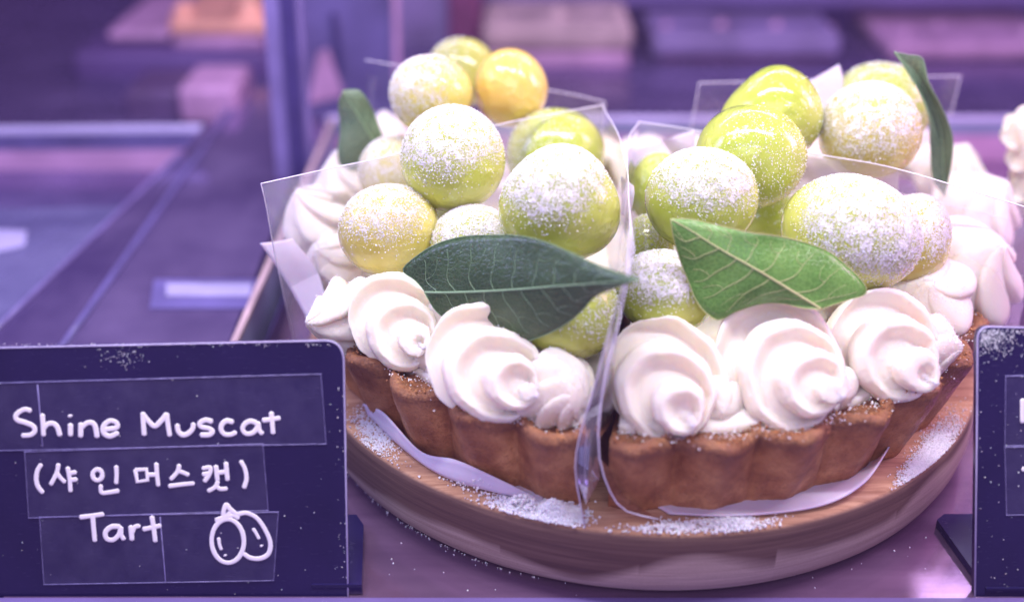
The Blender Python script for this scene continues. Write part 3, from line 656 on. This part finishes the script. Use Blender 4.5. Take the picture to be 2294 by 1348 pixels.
# ------------------------------------------------------------------ leaves
def bayleaf(name, label, mid, upper, lower, yfun, mat, vein, bow=.25, nv=9, petiole=True, wav=.05):
    nU, nW = 70, 17
    def rs(pl):
        pl = np.array(pl, float); s = np.r_[0, np.cumsum(np.linalg.norm(np.diff(pl, axis=0), axis=1))]
        Q = smooth_path(np.c_[pl, np.zeros(len(pl))], 300)[:, :2]; s = np.r_[0, np.cumsum(np.linalg.norm(np.diff(Q, axis=0), axis=1))]
        return np.stack([np.interp(np.linspace(0, s[-1], nU), s, Q[:, i]) for i in (0, 1)], -1)
    m, u, l = rs(mid), rs(upper), rs(lower); V = []; 
    def surf(px, py, uu, w_):
        y = yfun(px, py) + bow * (abs(w_) ** 1.3) * math.sin(math.pi * min(1, max(0, uu))) + wav * math.sin(uu * 13 + w_ * 2) * abs(w_)
        return ony(px, py, y)
    WW = np.linspace(-1, 1, nW)
    for i in range(nU):
        for w_ in WW:
            e_ = u[i] if w_ > 0 else l[i]; q = m[i] * (1 - abs(w_)) + e_ * abs(w_)
            V.append(surf(q[0], q[1], i / (nU - 1), w_))
    V = np.array(V); F = grid_faces(nU, nW, False)
    root = mesh(name, V, F, M[mat], None, label=label, cat='leaf', group='bay leaves on the tart')
    sd_ = root.modifiers.new('s', 'SOLIDIFY'); sd_.thickness = .0003; sd_.offset = 0
    tw = -FW * .035
    def at(uu, w_):
        x = uu * (nU - 1); i = int(min(nU - 2, max(0, x))); f = x - i; mm_ = m[i] * (1 - f) + m[i + 1] * f; ee = (u if w_ > 0 else l); ee = ee[i] * (1 - f) + ee[i + 1] * f
        q = mm_ * (1 - abs(w_)) + ee * abs(w_); return surf(q[0], q[1], uu, w_) + tw * .6
    mb = MB(); tube(mb, [at(t_, 0.0) for t_ in np.linspace(0, .995, 40)], np.linspace(.032, .010, 40), 6)
    mb.build('midrib', M[vein], root)
    mb = MB(); rr = random.Random(5)
    for sgn in (1, -1):
        for k in range(nv):
            u0 = .05 + .82 * (k + (.4 if sgn < 0 else 0)) / nv; du = .13 + rr.uniform(-.02, .02)
            P = [at(min(.99, u0 + du * (s ** 1.25) + .006 * math.sin(9 * s + k)), sgn * s * .86 + 1e-4 * sgn) for s in np.linspace(0.0, 1, 14)]
            tube(mb, P, np.linspace(.010, .004, 14), 4)
            # branch towards the next vein
            j = 8; Q = [P[j] * (1 - s) + at(min(.99, u0 + du * .45 + .09 + .02 * s), sgn * (.42 + .34 * s)) * s for s in np.linspace(0, 1, 7)]
            tube(mb, Q, np.linspace(.005, .003, 7), 4)
    mb.build('side_veins', M[vein], root)
    mb = MB()
    for ed in (1, -1): tube(mb, [at(t_, ed * .995) for t_ in np.linspace(0, 1, 60)], .010, 5)
    mb.build('leaf_margin', M[vein], root)
    return root
bayleaf('bay_leaf', 'large dark green pointed leaf lying across the front left slice',
        [(952, 655), (1010, 655), (1130, 650), (1260, 640), (1370, 632), (1434, 625)],
        [(952, 653), (930, 628), (902, 604), (940, 568), (985, 543), (1040, 529), (1100, 526), (1160, 527), (1220, 541), (1280, 566), (1340, 593), (1390, 611), (1434, 625)],
        [(952, 657), (975, 695), (1010, 722), (1060, 745), (1120, 765), (1165, 768), (1220, 751), (1265, 728), (1300, 700), (1335, 664), (1385, 642), (1434, 625)],
        lambda x, y: -5.2 - 4.2 * (x - 905) / 530 - .3 * (y - 650) / 120, 'leaf_dark', 'vein', bow=.3)
bayleaf('bay_leaf', 'bright green leaf with pale midrib standing on the cream of the front right slice',
        [(1838, 692), (1800, 668), (1700, 607), (1610, 556), (1545, 515), (1502, 491)],
        [(1838, 692), (1900, 672), (1938, 660), (1938, 638), (1905, 602), (1850, 560), (1760, 532), (1680, 521), (1600, 503), (1545, 491), (1502, 491)],
        [(1838, 692), (1800, 690), (1750, 680), (1700, 682), (1650, 698), (1610, 717), (1578, 698), (1556, 668), (1545, 640), (1520, 575), (1507, 525), (1502, 491)],
        lambda x, y: -7.15 + .4 * abs(x - 1700) / 250 - .35 * (y - 600) / 100, 'leaf_green', 'vein_pale', bow=.25, nv=7)
bayleaf('bay_leaf', 'small dull grey green leaf standing at the back left of the pile',
        [(850, 345), (838, 318), (815, 280), (790, 240), (768, 205)],
        [(850, 345), (858, 312), (848, 280), (832, 240), (806, 204), (768, 203)],
        [(850, 345), (800, 380), (770, 380), (757, 350), (763, 290), (758, 235), (768, 207)],
        lambda x, y: 2.9, 'leaf_grey', 'vein', bow=.2, nv=4)
bayleaf('bay_leaf', 'narrow grey green leaf standing upright at the far right of the right pile',
        [(2116, 440), (2112, 370), (2108, 300), (2085, 230), (2050, 165), (2003, 117)],
        [(2116, 440), (2128, 385), (2135, 325), (2128, 285), (2105, 232), (2080, 185), (2066, 132), (2035, 124), (2003, 117)],
        [(2116, 440), (2090, 400), (2084, 330), (2080, 262), (2058, 205), (2025, 150), (2003, 117)],
        lambda x, y: 1.2, 'leaf_grey', 'vein', bow=-.35, nv=4)

# ------------------------------------------------------------------ films and papers
def film(label, bottom, top, mat='film', edges=('t', 'a', 'b'), er=.016, cols=40, rows=14, bulge=0.0, name='film_sheet', amids=None, bmids=None, seed=1):
    Bm, Tp = smooth_path(bottom, cols), smooth_path(top, cols); V = []
    for i in range(rows):
        s = i / (rows - 1); row = Bm * (1 - s) + Tp * s
        row = row + np.array([0, -1, 0]) * bulge * math.sin(math.pi * s)
        V.append(row)
    V = np.array(V)
    for mids, idx in ((amids, 0), (bmids, cols - 1)):
        if mids is not None:
            E_ = smooth_path(mids, rows); dl = E_ - V[:, idx]
            wts = np.clip(1 - np.abs(np.arange(cols) - idx) / 9, 0, 1) ** 2
            V = V + dl[:, None, :] * wts[None, :, None]
    V += (vnoise(V.reshape(-1, 3), seed, 1.3) * .03).reshape(rows, cols)[..., None] * np.array([1, .6, 0])
    root = mesh(name, V.reshape(-1, 3), grid_faces(rows, cols, False), M[mat], None, label=label, cat='plastic film')
    mb = MB()
    if 't' in edges: tube(mb, V[-1], er, 4)
    if 'a' in edges: tube(mb, V[:, 0], er, 4)
    if 'b' in edges: tube(mb, V[:, -1], er, 4)
    if mb.n: mb.build('film_edge', M['film_edge'], root)
    return root
# left cut side of the front left slice
Tt = [onz(583, 412, 6.2), onz(740, 377, 6.25), onz(890, 345, 6.3), onz(1120, 279, 6.35), onz(1352, 235, 6.4)]
Bt = [onz(664, 790, .05), (-6.5, -.5, .05), (-3.2, -.1, .05), (-1.2, .2, .05)]
film('upright clear film left of the front left slice with a sharp upper corner', Bt, Tt, mat='film_glare', edges=('t', 'a', 'b'))
# right cut side, seen almost edge on
Tt = [onz(1352, 235, 6.4), onz(1392, 320, 6.45), onz(1411, 450, 6.5), onz(1410, 612, 6.5)]
Bt = [(-1.2, .2, .05), (-1.3, -3.5, .05), (-1.75, -7, .05), (-2.05, -9.6, .02)]
film('clear film along the seam side of the front left slice, sugared and seen edge on', Bt, Tt, bulge=.0, edges=('t', 'b'), bmids=[ony(1312, 1180, -9.7), ony(1290, 1060, -9.6), ony(1298, 975, -9.5), ony(1335, 850, -9.3), ony(1372, 720, -9.1), ony(1410, 612, -9.0)], seed=4)
# seam side of the front right slice
Tt = [onz(1431, 274, 6.0), onz(1408, 312, 6.1), onz(1404, 400, 6.2), onz(1418, 560, 6.1)]
Bt = [(.0, .2, .05), (-.9, -3.5, .05), (-1.3, -7, .05), (-1.35, -9.0, .05)]
film('clear film along the seam side of the front right slice, its sugared front edge rounded', Bt, Tt, edges=('t', 'b'), er=.022, bmids=[ony(1475, 1162, -9.6), ony(1400, 1142, -9.7), ony(1362, 1090, -9.7), ony(1340, 1000, -9.6), ony(1352, 860, -9.4), ony(1385, 720, -9.2), ony(1418, 560, -8.9)], seed=5)
# far side of the front right slice
Tt = [onz(1431, 274, 6.0), onz(1545, 290, 6.0), onz(1840, 347, 6.0), onz(2010, 379, 6.0), onz(2330, 474, 6.0)]
Bt = [(.0, .3, .05), (3, .1, .05), (7, -.9, .05), onz(2270, 800, .05)]
film('long clear film along the far side of the front right slice, running out of frame', Bt, Tt, mat='film_glare', edges=('t', 'a'))
film('faint clear film edge standing upright by the rear cream at right', [ony(1990, 640, -1.0), ony(2222, 725, -2.0)], [ony(2012, 432, -1.0), ony(2258, 490, -2.0)], edges=('b', 'a', 't'), er=.012, seed=7)
film('pale frosted film fold behind the largest snowy grape', [ony(1740, 500, -.6), ony(1900, 500, -.8), ony(2012, 470, -.9)], [ony(1800, 350, -.5), ony(1900, 362, -.7), ony(2012, 378, -.8)], mat='frosted', edges=('b',), er=.01, seed=8)
film('clear film rectangle standing behind the tallest right hand grapes', [ony(1535, 350, 4.8), ony(2128, 262, 6.0)], [ony(1566, 186, 4.8), ony(2153, 170, 6.0)], edges=('t', 'a', 'b'), er=.014, seed=9)
film('clear film standing behind the amber grape at the rear of the left pile', [ony(835, 300, 5.5), ony(1354, 370, 4.5)], [ony(820, 135, 5.5), ony(1235, 203, 4.8), ony(1356, 229, 4.5)], edges=('t', 'b'), er=.014, seed=10)
film('clear inner film fold over the rear cream at left', [ony(700, 600, .5), ony(900, 560, 1.2)], [ony(675, 394, .5), ony(900, 348, 1.2)], edges=('a', 't'), er=.009, seed=11)

# folded film pleat hanging in the seam between the slices
e = mesh('film_pleat', [ony(1385, 740, -9.0), ony(1348, 900, -9.2), ony(1340, 1000, -9.3), ony(1344, 1070, -9.4), ony(1313, 1130, -9.5), ony(1296, 1080, -9.5), ony(1292, 1000, -9.35), ony(1306, 930, -9.3), ony(1322, 1000, -9.7), ony(1316, 1090, -9.75)],
         [(0, 1, 8, 7), (1, 2, 8), (2, 3, 9, 8), (3, 4, 9), (4, 5, 9), (5, 6, 8, 9), (6, 7, 8)], M['pleat'], None, smooth=False, label='folded pleat of film hanging in the seam between the front slices', cat='plastic film')

def paper(label, rows_, th=.0004):
    R_ = [smooth_path(r, 40) for r in rows_]; V = np.array(R_); nr = len(R_)
    V = np.array([smooth_path(V[:, j], 12) for j in range(40)]).transpose(1, 0, 2)
    o = mesh('baking_paper', V.reshape(-1, 3), grid_faces(12, 40, False), M['paper'], None, label=label, cat='baking paper')
    sd_ = o.modifiers.new('s', 'SOLIDIFY'); sd_.thickness = th; return o
# under the front left slice: outer edge curls up from the board
paper('curled strip of lilac baking paper under the front left slice',
      [[(-7.2, -1.9, .02), (-6.4, -3.6, .02), (-4.6, -5.6, .02), (-2.6, -7.2, .02)],
       [onz(835, 925, .03), onz(905, 1000, .03), onz(1010, 1068, .03), onz(1110, 1100, .03), onz(1215, 1118, .03)],
       [onz(812, 905, .35), onz(858, 925, .75), onz(940, 1010, .38), onz(1020, 1030, .62), onz(1110, 1070, .5), onz(1215, 1119, .04)]])
paper('wide sheet of lilac baking paper under the front right slice',
      [[(-.8, -8.6, .03), (1.8, -8.4, .03), (4.6, -7.4, .03), (6.8, -5.2, .03), (8.0, -2.8, .03)],
       [onz(1470, 1135, .04), onz(1640, 1142, .04), onz(1800, 1110, .05), onz(1960, 1030, .06), onz(2040, 930, .06)],
       [onz(1500, 1152, .06), onz(1650, 1156, .10), onz(1830, 1136, .12), onz(1930, 1088, .3), onz(1985, 1015, .5), onz(2045, 905, .6)]])
paper('pointed corner of lilac baking paper sticking out left of the rear cream',
      [[ony(583, 545, -2.2), ony(640, 630, -2.4), ony(700, 735, -3.0)], [ony(625, 540, -2.0), ony(690, 620, -2.3), ony(722, 725, -3.0)], [ony(655, 534, -1.8), ony(712, 610, -2.2), ony(742, 718, -3.0)]])
paper('pointed lilac paper corner standing between the tallest right grape and its sugared neighbour',
      [[ony(1805, 188, 3.9), ony(1845, 165, 3.9), ony(1880, 145, 3.9)], [ony(1815, 230, 3.6), ony(1850, 220, 3.6), ony(1888, 185, 3.6)], [ony(1830, 310, 3.2), ony(1850, 310, 3.2), ony(1880, 300, 3.2)]])
paper('pale paper fold behind the seam between the two front slices',
      [[ony(1405, 350, 1.0), ony(1450, 325, 1.2), ony(1556, 292, 1.5)], [ony(1405, 385, .8), ony(1460, 365, 1.0), ony(1556, 340, 1.2)], [ony(1405, 440, .6), ony(1470, 420, .8), ony(1556, 400, 1.0)]])
paper('torn bit of white paper beside the pear shaped grape', [[ony(1392, 395, -2.2), ony(1418, 418, -2.2)], [ony(1392, 440, -2.4), ony(1420, 440, -2.4)], [ony(1392, 480, -2.6), ony(1408, 498, -2.6)]])

# ------------------------------------------------------------------ sugar spilt on the board, counter and signs
def spill(label, outline_c, spreads, k, size, z=0.02, heap=.0):
    pts = []
    for (cx, cy, sx, sy, ang) in outline_c:
        kk = int(k * spreads.pop(0)); u = npr.normal(0, 1, (kk, 2)); ca, sa = math.cos(ang), math.sin(ang)
        for a, b in u:
            x, y = cx + a * sx * ca - b * sy * sa, cy + a * sx * sa + b * sy * ca
            P = onz(x, y, z)
            if z < .1 and z > -.5 and (math.hypot(P[0], P[1]) > 9.96): continue
            P[2] += heap * math.exp(-(a * a + b * b) * .9) * npr.uniform(0, 1); pts.append(P)
    return grains('spilt_sugar', pts, npr.uniform(*size, len(pts)), M['sugar'], None, label=label, cat='sugar', kind='stuff')
spill('heap of white sugar on the board below the film seam', [(1240, 1148, 32, 13, .12), (1175, 1137, 40, 10, .15), (1075, 1100, 45, 6, .3)], [.7, .25, .03], 5200, (.015, .05), .02, .4)
spill('loose line of sugar on the board edge below the front right slice', [(1590, 1176, 80, 9, -.03), (1640, 1172, 30, 10, 0), (1490, 1184, 40, 5, 0)], [.45, .4, .15], 1500, (.015, .05), .02, .15)
spill('sugar scattered on the left of the board beside the black sign', [(850, 985, 26, 22, .9), (820, 955, 22, 14, .9)], [.7, .3], 1500, (.012, .034))
spill('patch of fine sugar on the right rim of the board', [(2095, 1010, 42, 18, -.95), (2050, 1050, 25, 10, -.8)], [.8, .2], 6500, (.012, .03))
pts = []
for s in npr.uniform(0, 1, 110) ** 1.3:
    a = math.radians(-154 + 45 * s); r = 9.62 + abs(npr.normal(0, .06)) ; pts.append((r * math.cos(a), r * math.sin(a), ZC + .02))
for _ in range(70): pts.append((npr.uniform(-8.6, 10.5), npr.uniform(-9.8, -6.5), ZC + .01))
pts = [p for p in pts if math.hypot(p[0], p[1]) > 9.55]
grains('spilt_sugar', pts, npr.uniform(.010, .035, len(pts)), M['sugar'], None, label='sugar crumbs on the metal counter around the foot of the board', cat='sugar', kind='stuff')
# crumbs on crust tops
pts = []
for a0, a1, k in ((-176, -103, 500), (-99, -20, 700)):
    for _ in range(k):
        a = math.radians(npr.uniform(a0, a1)); r = 9.25 + npr.normal(0, .18); pts.append((r * math.cos(a), r * math.sin(a), 2.30))
o = grains('sugar_powder', pts[:500], npr.uniform(.012, .03, 500), M['sugar'], fl, kind='stuff')
o = grains('sugar_powder', pts[500:], npr.uniform(.012, .03, 700), M['sugar'], fr, kind='stuff')

for sl_, a0, a1, k in ((fl, -176, -103, 900), (fr, -99, -20, 1100)):
    pts = []
    for _ in range(k):
        a = math.radians(npr.uniform(a0, a1)); lobe = abs(math.cos(a * NF / 2)) ** .75; r = 9.05 + .45 + (lobe - .75) * .75 + npr.normal(0, .10) - .05
        pts.append((r * math.cos(a), r * math.sin(a), 2.27 + npr.normal(0, .035)))
    grains('crust_crumbs', pts, npr.uniform(.015, .05, k), M['crust'], sl_, kind='stuff')
# ------------------------------------------------------------------ signs
LEAN = math.radians(19); SN = np.array([0, -math.cos(LEAN), math.sin(LEAN)]); SP0 = np.array([-7.8, -9.75, ZC])
def sp(px, py, off=0.0): return onplane(px, py, SP0 + SN * off, SN)
def crop(x, y): return (x * .4511, 740 + y * .4511)
def sign_panel(pts, parent, th=.22):
    mb = MB(); P = [sp(*p) for p in pts]; slab(mb, P, tuple(-SN * th)); o = mb.build('panel', M['sign'], parent, smooth=False)
    return o
def rnd_corner(p, q, r_, k=7):
    p, q, r_ = map(np.array, (p, q, r_)); return [tuple((1 - t_) ** 2 * p + 2 * t_ * (1 - t_) * q + t_ * t_ * r_) for t_ in np.linspace(0, 1, k)]
e = empty('price_sign', sp(380, 1390), 'black acrylic tart sign with white handwriting and a grape drawing', 'sign')
sign_panel([(-160, 1400), (-160, 783), (0, 779)] + rnd_corner((725, 763), (766, 761), (770, 805)) + [(775, 1080), (781, 1400)], e)
mb = MB(); tube(mb, [sp(-160, 783, .0), sp(0, 779, .0), sp(725, 763, .0)], .022, 5); tube(mb, [sp(*p) for p in rnd_corner((725, 763), (766, 761), (770, 805))] + [sp(775, 1080), sp(781, 1400)], .022, 5)
mb.build('panel_edge', M['sign_edge'], e)
mb = MB(); slab(mb, [onz(700, 1330, ZC + .02), onz(812, 1330, ZC + .02), onz(816, 1195, ZC + .02), onz(800, 1172, ZC + .02), onz(700, 1172, ZC + .02)], (0, 0, .3)); mb.build('foot', M['sign'], e, smooth=False)
def tapeq(q, parent, name='tape_strip', lines=()):
    (x0, y0), (x1, y1), (x2, y2), (x3, y3) = [crop(*p) for p in q]; mb = MB(); k = 46
    L_ = [((x0 + (x3 - x0) * i / k) + (2.0 if i % 2 else 0), y0 + (y3 - y0) * i / k) for i in range(k + 1)]
    R_ = [((x1 + (x2 - x1) * i / k) + (-2.0 if i % 2 else 0), y1 + (y2 - y1) * i / k) for i in range(k + 1)]
    V = [sp(*p, .012) for p in L_] + [sp(*p, .012) for p in R_]; mb.add(V, [(i, i + 1, k + 2 + i, k + 1 + i) for i in range(k)])
    o = mb.build(name, M['tape'], parent, smooth=False)
    mb = MB()
    tube(mb, [sp(x0, y0, .015), sp(x1, y1, .015)], .010, 4); tube(mb, [sp(x3, y3, .015), sp(x2, y2, .015)], .008, 4)
    tube(mb, [sp(*p, .015) for p in R_], .006, 4); tube(mb, [sp(*p, .015) for p in L_], .006, 4)
    for a_, b_ in lines: tube(mb, [sp(*crop(*a_), .016), sp(*crop(*b_), .016)], .014, 4, flat=SN)
    mb.build('tape_crease', M['tape_edge'], o)
tapeq([(-200, 266), (1596, 216), (1622, 562), (-200, 600)], e, lines=[((186, 268), (212, 575))])
tapeq([(120, 602), (1308, 562), (1334, 892), (140, 930)], e)
tapeq([(194, 926), (1384, 900), (1362, 1240), (216, 1260)], e, lines=[((795, 925), (822, 1245))])
def circ(cx, cy, rx, ry, tilt=0, n=20): return [(cx + rx * math.cos(a) * math.cos(tilt) - ry * math.sin(a) * math.sin(tilt), cy + rx * math.cos(a) * math.sin(tilt) + ry * math.sin(a) * math.cos(tilt)) for a in np.linspace(0, 2 * math.pi, n)]
LET = {
 'shine': [[(152, 398), (125, 391), (95, 404), (78, 425), (88, 445), (130, 458), (165, 475), (172, 500), (150, 518), (110, 521)],
   [(210, 418), (214, 470), (216, 520)], [(216, 485), (238, 464), (266, 462), (286, 482), (297, 520)], [(350, 466), (350, 520)], [(348, 423), (349, 426)],
   [(402, 462), (400, 526)], [(402, 485), (430, 460), (458, 458), (474, 480), (482, 528)], [(512, 492), (577, 482), (580, 460), (552, 447), (525, 460), (511, 485), (518, 512), (547, 524), (584, 508)]],
 'muscat': [[(716, 518), (712, 465), (709, 410)], [(709, 412), (738, 450), (768, 474), (800, 448), (828, 414)], [(828, 414), (834, 465), (843, 522)],
   [(880, 468), (886, 500), (908, 518), (938, 508), (957, 485), (960, 462)], [(1052, 452), (1020, 444), (992, 460), (1000, 478), (1038, 486), (1055, 501), (1038, 517), (998, 518)],
   [(1156, 454), (1125, 448), (1103, 465), (1098, 492), (1115, 514), (1145, 516), (1170, 505)], [(1272, 457), (1242, 450), (1214, 465), (1205, 490), (1222, 511), (1253, 508), (1276, 485), (1282, 457)], [(1282, 457), (1287, 492), (1302, 512)],
   [(1347, 408), (1352, 460), (1356, 510)], [(1306, 446), (1350, 440), (1388, 434)]],
 'korean': [[(204, 664), (186, 695), (180, 735), (188, 772), (212, 804)],
   [(290, 664), (282, 705), (252, 764)], [(284, 708), (300, 730), (322, 752)], [(336, 680), (346, 740), (350, 798)], [(345, 708), (376, 702)], [(350, 742), (380, 738)],
   circ(484, 716, 24, 27), [(577, 674), (579, 715), (577, 758)], [(500, 768), (504, 803), (540, 803), (588, 795)],
   [(672, 692), (681, 750), (734, 742), (727, 688), (672, 692)], [(776, 660), (780, 715), (786, 770)], [(735, 716), (782, 714)],
   [(890, 668), (880, 702), (848, 738)], [(884, 696), (908, 704), (936, 716)], [(840, 772), (900, 764), (962, 758)],
   [(1006, 684), (1044, 680), (1040, 712), (1016, 748)], [(1008, 714), (1040, 708)], [(1072, 672), (1080, 742)], [(1122, 656), (1130, 742)], [(1078, 706), (1126, 700)],
   [(1082, 748), (1068, 776), (1034, 796)], [(1074, 772), (1095, 786), (1126, 784)], [(1196, 648), (1216, 685), (1224, 735), (1212, 780)]],
 'tart': [[(398, 926), (450, 920), (512, 911)], [(460, 922), (465, 980), (471, 1044)], [(594, 972), (552, 974), (524, 1000), (530, 1032), (562, 1038), (590, 1012), (600, 976)], [(600, 976), (602, 1012), (615, 1036)],
   [(650, 972), (655, 1038)], [(655, 1004), (668, 976), (692, 968)], [(754, 924), (764, 985), (771, 1046)], [(712, 986), (755, 977), (796, 968)]],
 'grape_drawing': [circ(1131, 1044, 80, 108, -.04, 30), [(1180, 912), (1225, 905), (1275, 930), (1315, 985), (1342, 1050), (1334, 1105), (1295, 1130), (1245, 1128), (1212, 1108)],
   [(1072, 940), (1115, 925), (1160, 918), (1185, 930)], [(1108, 918), (1112, 890), (1124, 864), (1142, 885), (1170, 908)], [(1115, 925), (1150, 900), (1180, 915)], [(1072, 944), (1100, 932)],
   [(1086, 1030), (1090, 1060), (1099, 1086)], [(1118, 1114), (1119, 1116)], [(1258, 984), (1272, 1005), (1286, 1032)], [(1298, 1067), (1299, 1069)]]}
for key, strokes in LET.items():
    mb = MB(); 
    for st in strokes:
        P = np.array([sp(*crop(*p), .02) for p in st]); L_ = len(P)
        rr = .062 if key in ('shine', 'muscat', 'tart') else .056
        if key == 'grape_drawing': rr = .058 if L_ > 3 else .045
        Q = smooth_path(P, max(8, L_ * 6)) if L_ > 2 and np.linalg.norm(P[0] - P[-1]) > 1e-6 or L_ > 6 else np.array([P[0] * (1 - t_) + P[-1] * t_ for t_ in np.linspace(0, 1, 8)]) if L_ == 2 else P
        tube(mb, Q, rr * (1 + .06 * np.sin(np.arange(len(Q)) * .13 + L_)), 10, flat=SN)
    mb.build('drawing' if key == 'grape_drawing' else 'lettering', M['chalk'], e)
pts = [sp(npr.normal(275, 26), npr.normal(800, 14), .01) for _ in range(70)] + [sp(npr.uniform(0, 770), npr.uniform(775, 1340), .02) for _ in range(50)] + [sp(npr.uniform(0, 760), 770 + abs(npr.normal(0, 3)), .02) for _ in range(80)] + [sp(npr.normal(765, 8), npr.uniform(860, 1300), .02) for _ in range(35)]
grains('sugar_specks', pts, npr.uniform(.006, .018, len(pts)), M['sugar'], e, kind='stuff')

e = empty('price_sign', sp(2350, 1390), 'black sign at the right edge, cut off by the frame, with sugared corner', 'sign')
sign_panel([(2184, 1338), (2188, 1000)] + rnd_corner((2190, 760), (2191, 733), (2215, 732)) + [(2480, 738), (2480, 1338)], e)
mb = MB(); tube(mb, [sp(2184, 1336), sp(2188, 1000)] + [sp(*p) for p in rnd_corner((2190, 760), (2191, 733), (2215, 732))] + [sp(2480, 738)], .022, 5); mb.build('panel_edge', M['sign_edge'], e)
mb = MB(); slab(mb, [onz(2206, 1333, ZC + .02), onz(2480, 1333, ZC + .02), onz(2480, 1165, ZC + .02), onz(2112, 1165, ZC + .02), onz(2096, 1178, ZC + .02)], (0, 0, .22)); mb.build('foot', M['sign'], e, smooth=False)
inv = lambda x, y: (x / .4511, (y - 740) / .4511)
tapeq([inv(2252, 842), inv(2480, 836), inv(2480, 994), inv(2250, 998)], e); tapeq([inv(2250, 1001), inv(2480, 998), inv(2480, 1150), inv(2254, 1153)], e)
mb = MB()
for st in ([(2291, 895), (2291, 945)], [(2291, 900), (2330, 896)], [(2291, 1050), (2320, 1050)]): tube(mb, [sp(*p, .03) for p in st], .062, 10, 8, flat=SN)
mb.build('lettering', M['chalk'], e)
pts = [sp(2195 + abs(npr.normal(0, 45)), 738 + abs(npr.normal(0, 26)), .015) for _ in range(500)] + [sp(npr.uniform(2190, 2294), npr.uniform(740, 1330), .02) for _ in range(60)]
grains('sugar_specks', pts, npr.uniform(.006, .02, len(pts)), M['sugar'], e, kind='stuff')

# cream of the next cake, cut off by the right edge of the frame
e = empty('neighbour_cake', ony(2330, 480, 4.0), 'pink cream swirl of the next cake cut off at the right edge', 'cake')
for i, (x, y, r_) in enumerate([(2312, 290, .95), (2322, 340, .95), (2330, 410, 1.0), (2318, 445, .6)]):
    c = ony(x, y, 4.0); o, V, pw, nm = piped('cream_rosette', e, [c + [0, .5, -.5], c, c + [-.3, -.2, .4], c + [-.5, -.3, .8]], [r_ * .8, r_, r_ * .6, r_ * .1], 6, 1.4, .35, seed=60 + i, dust=.4)
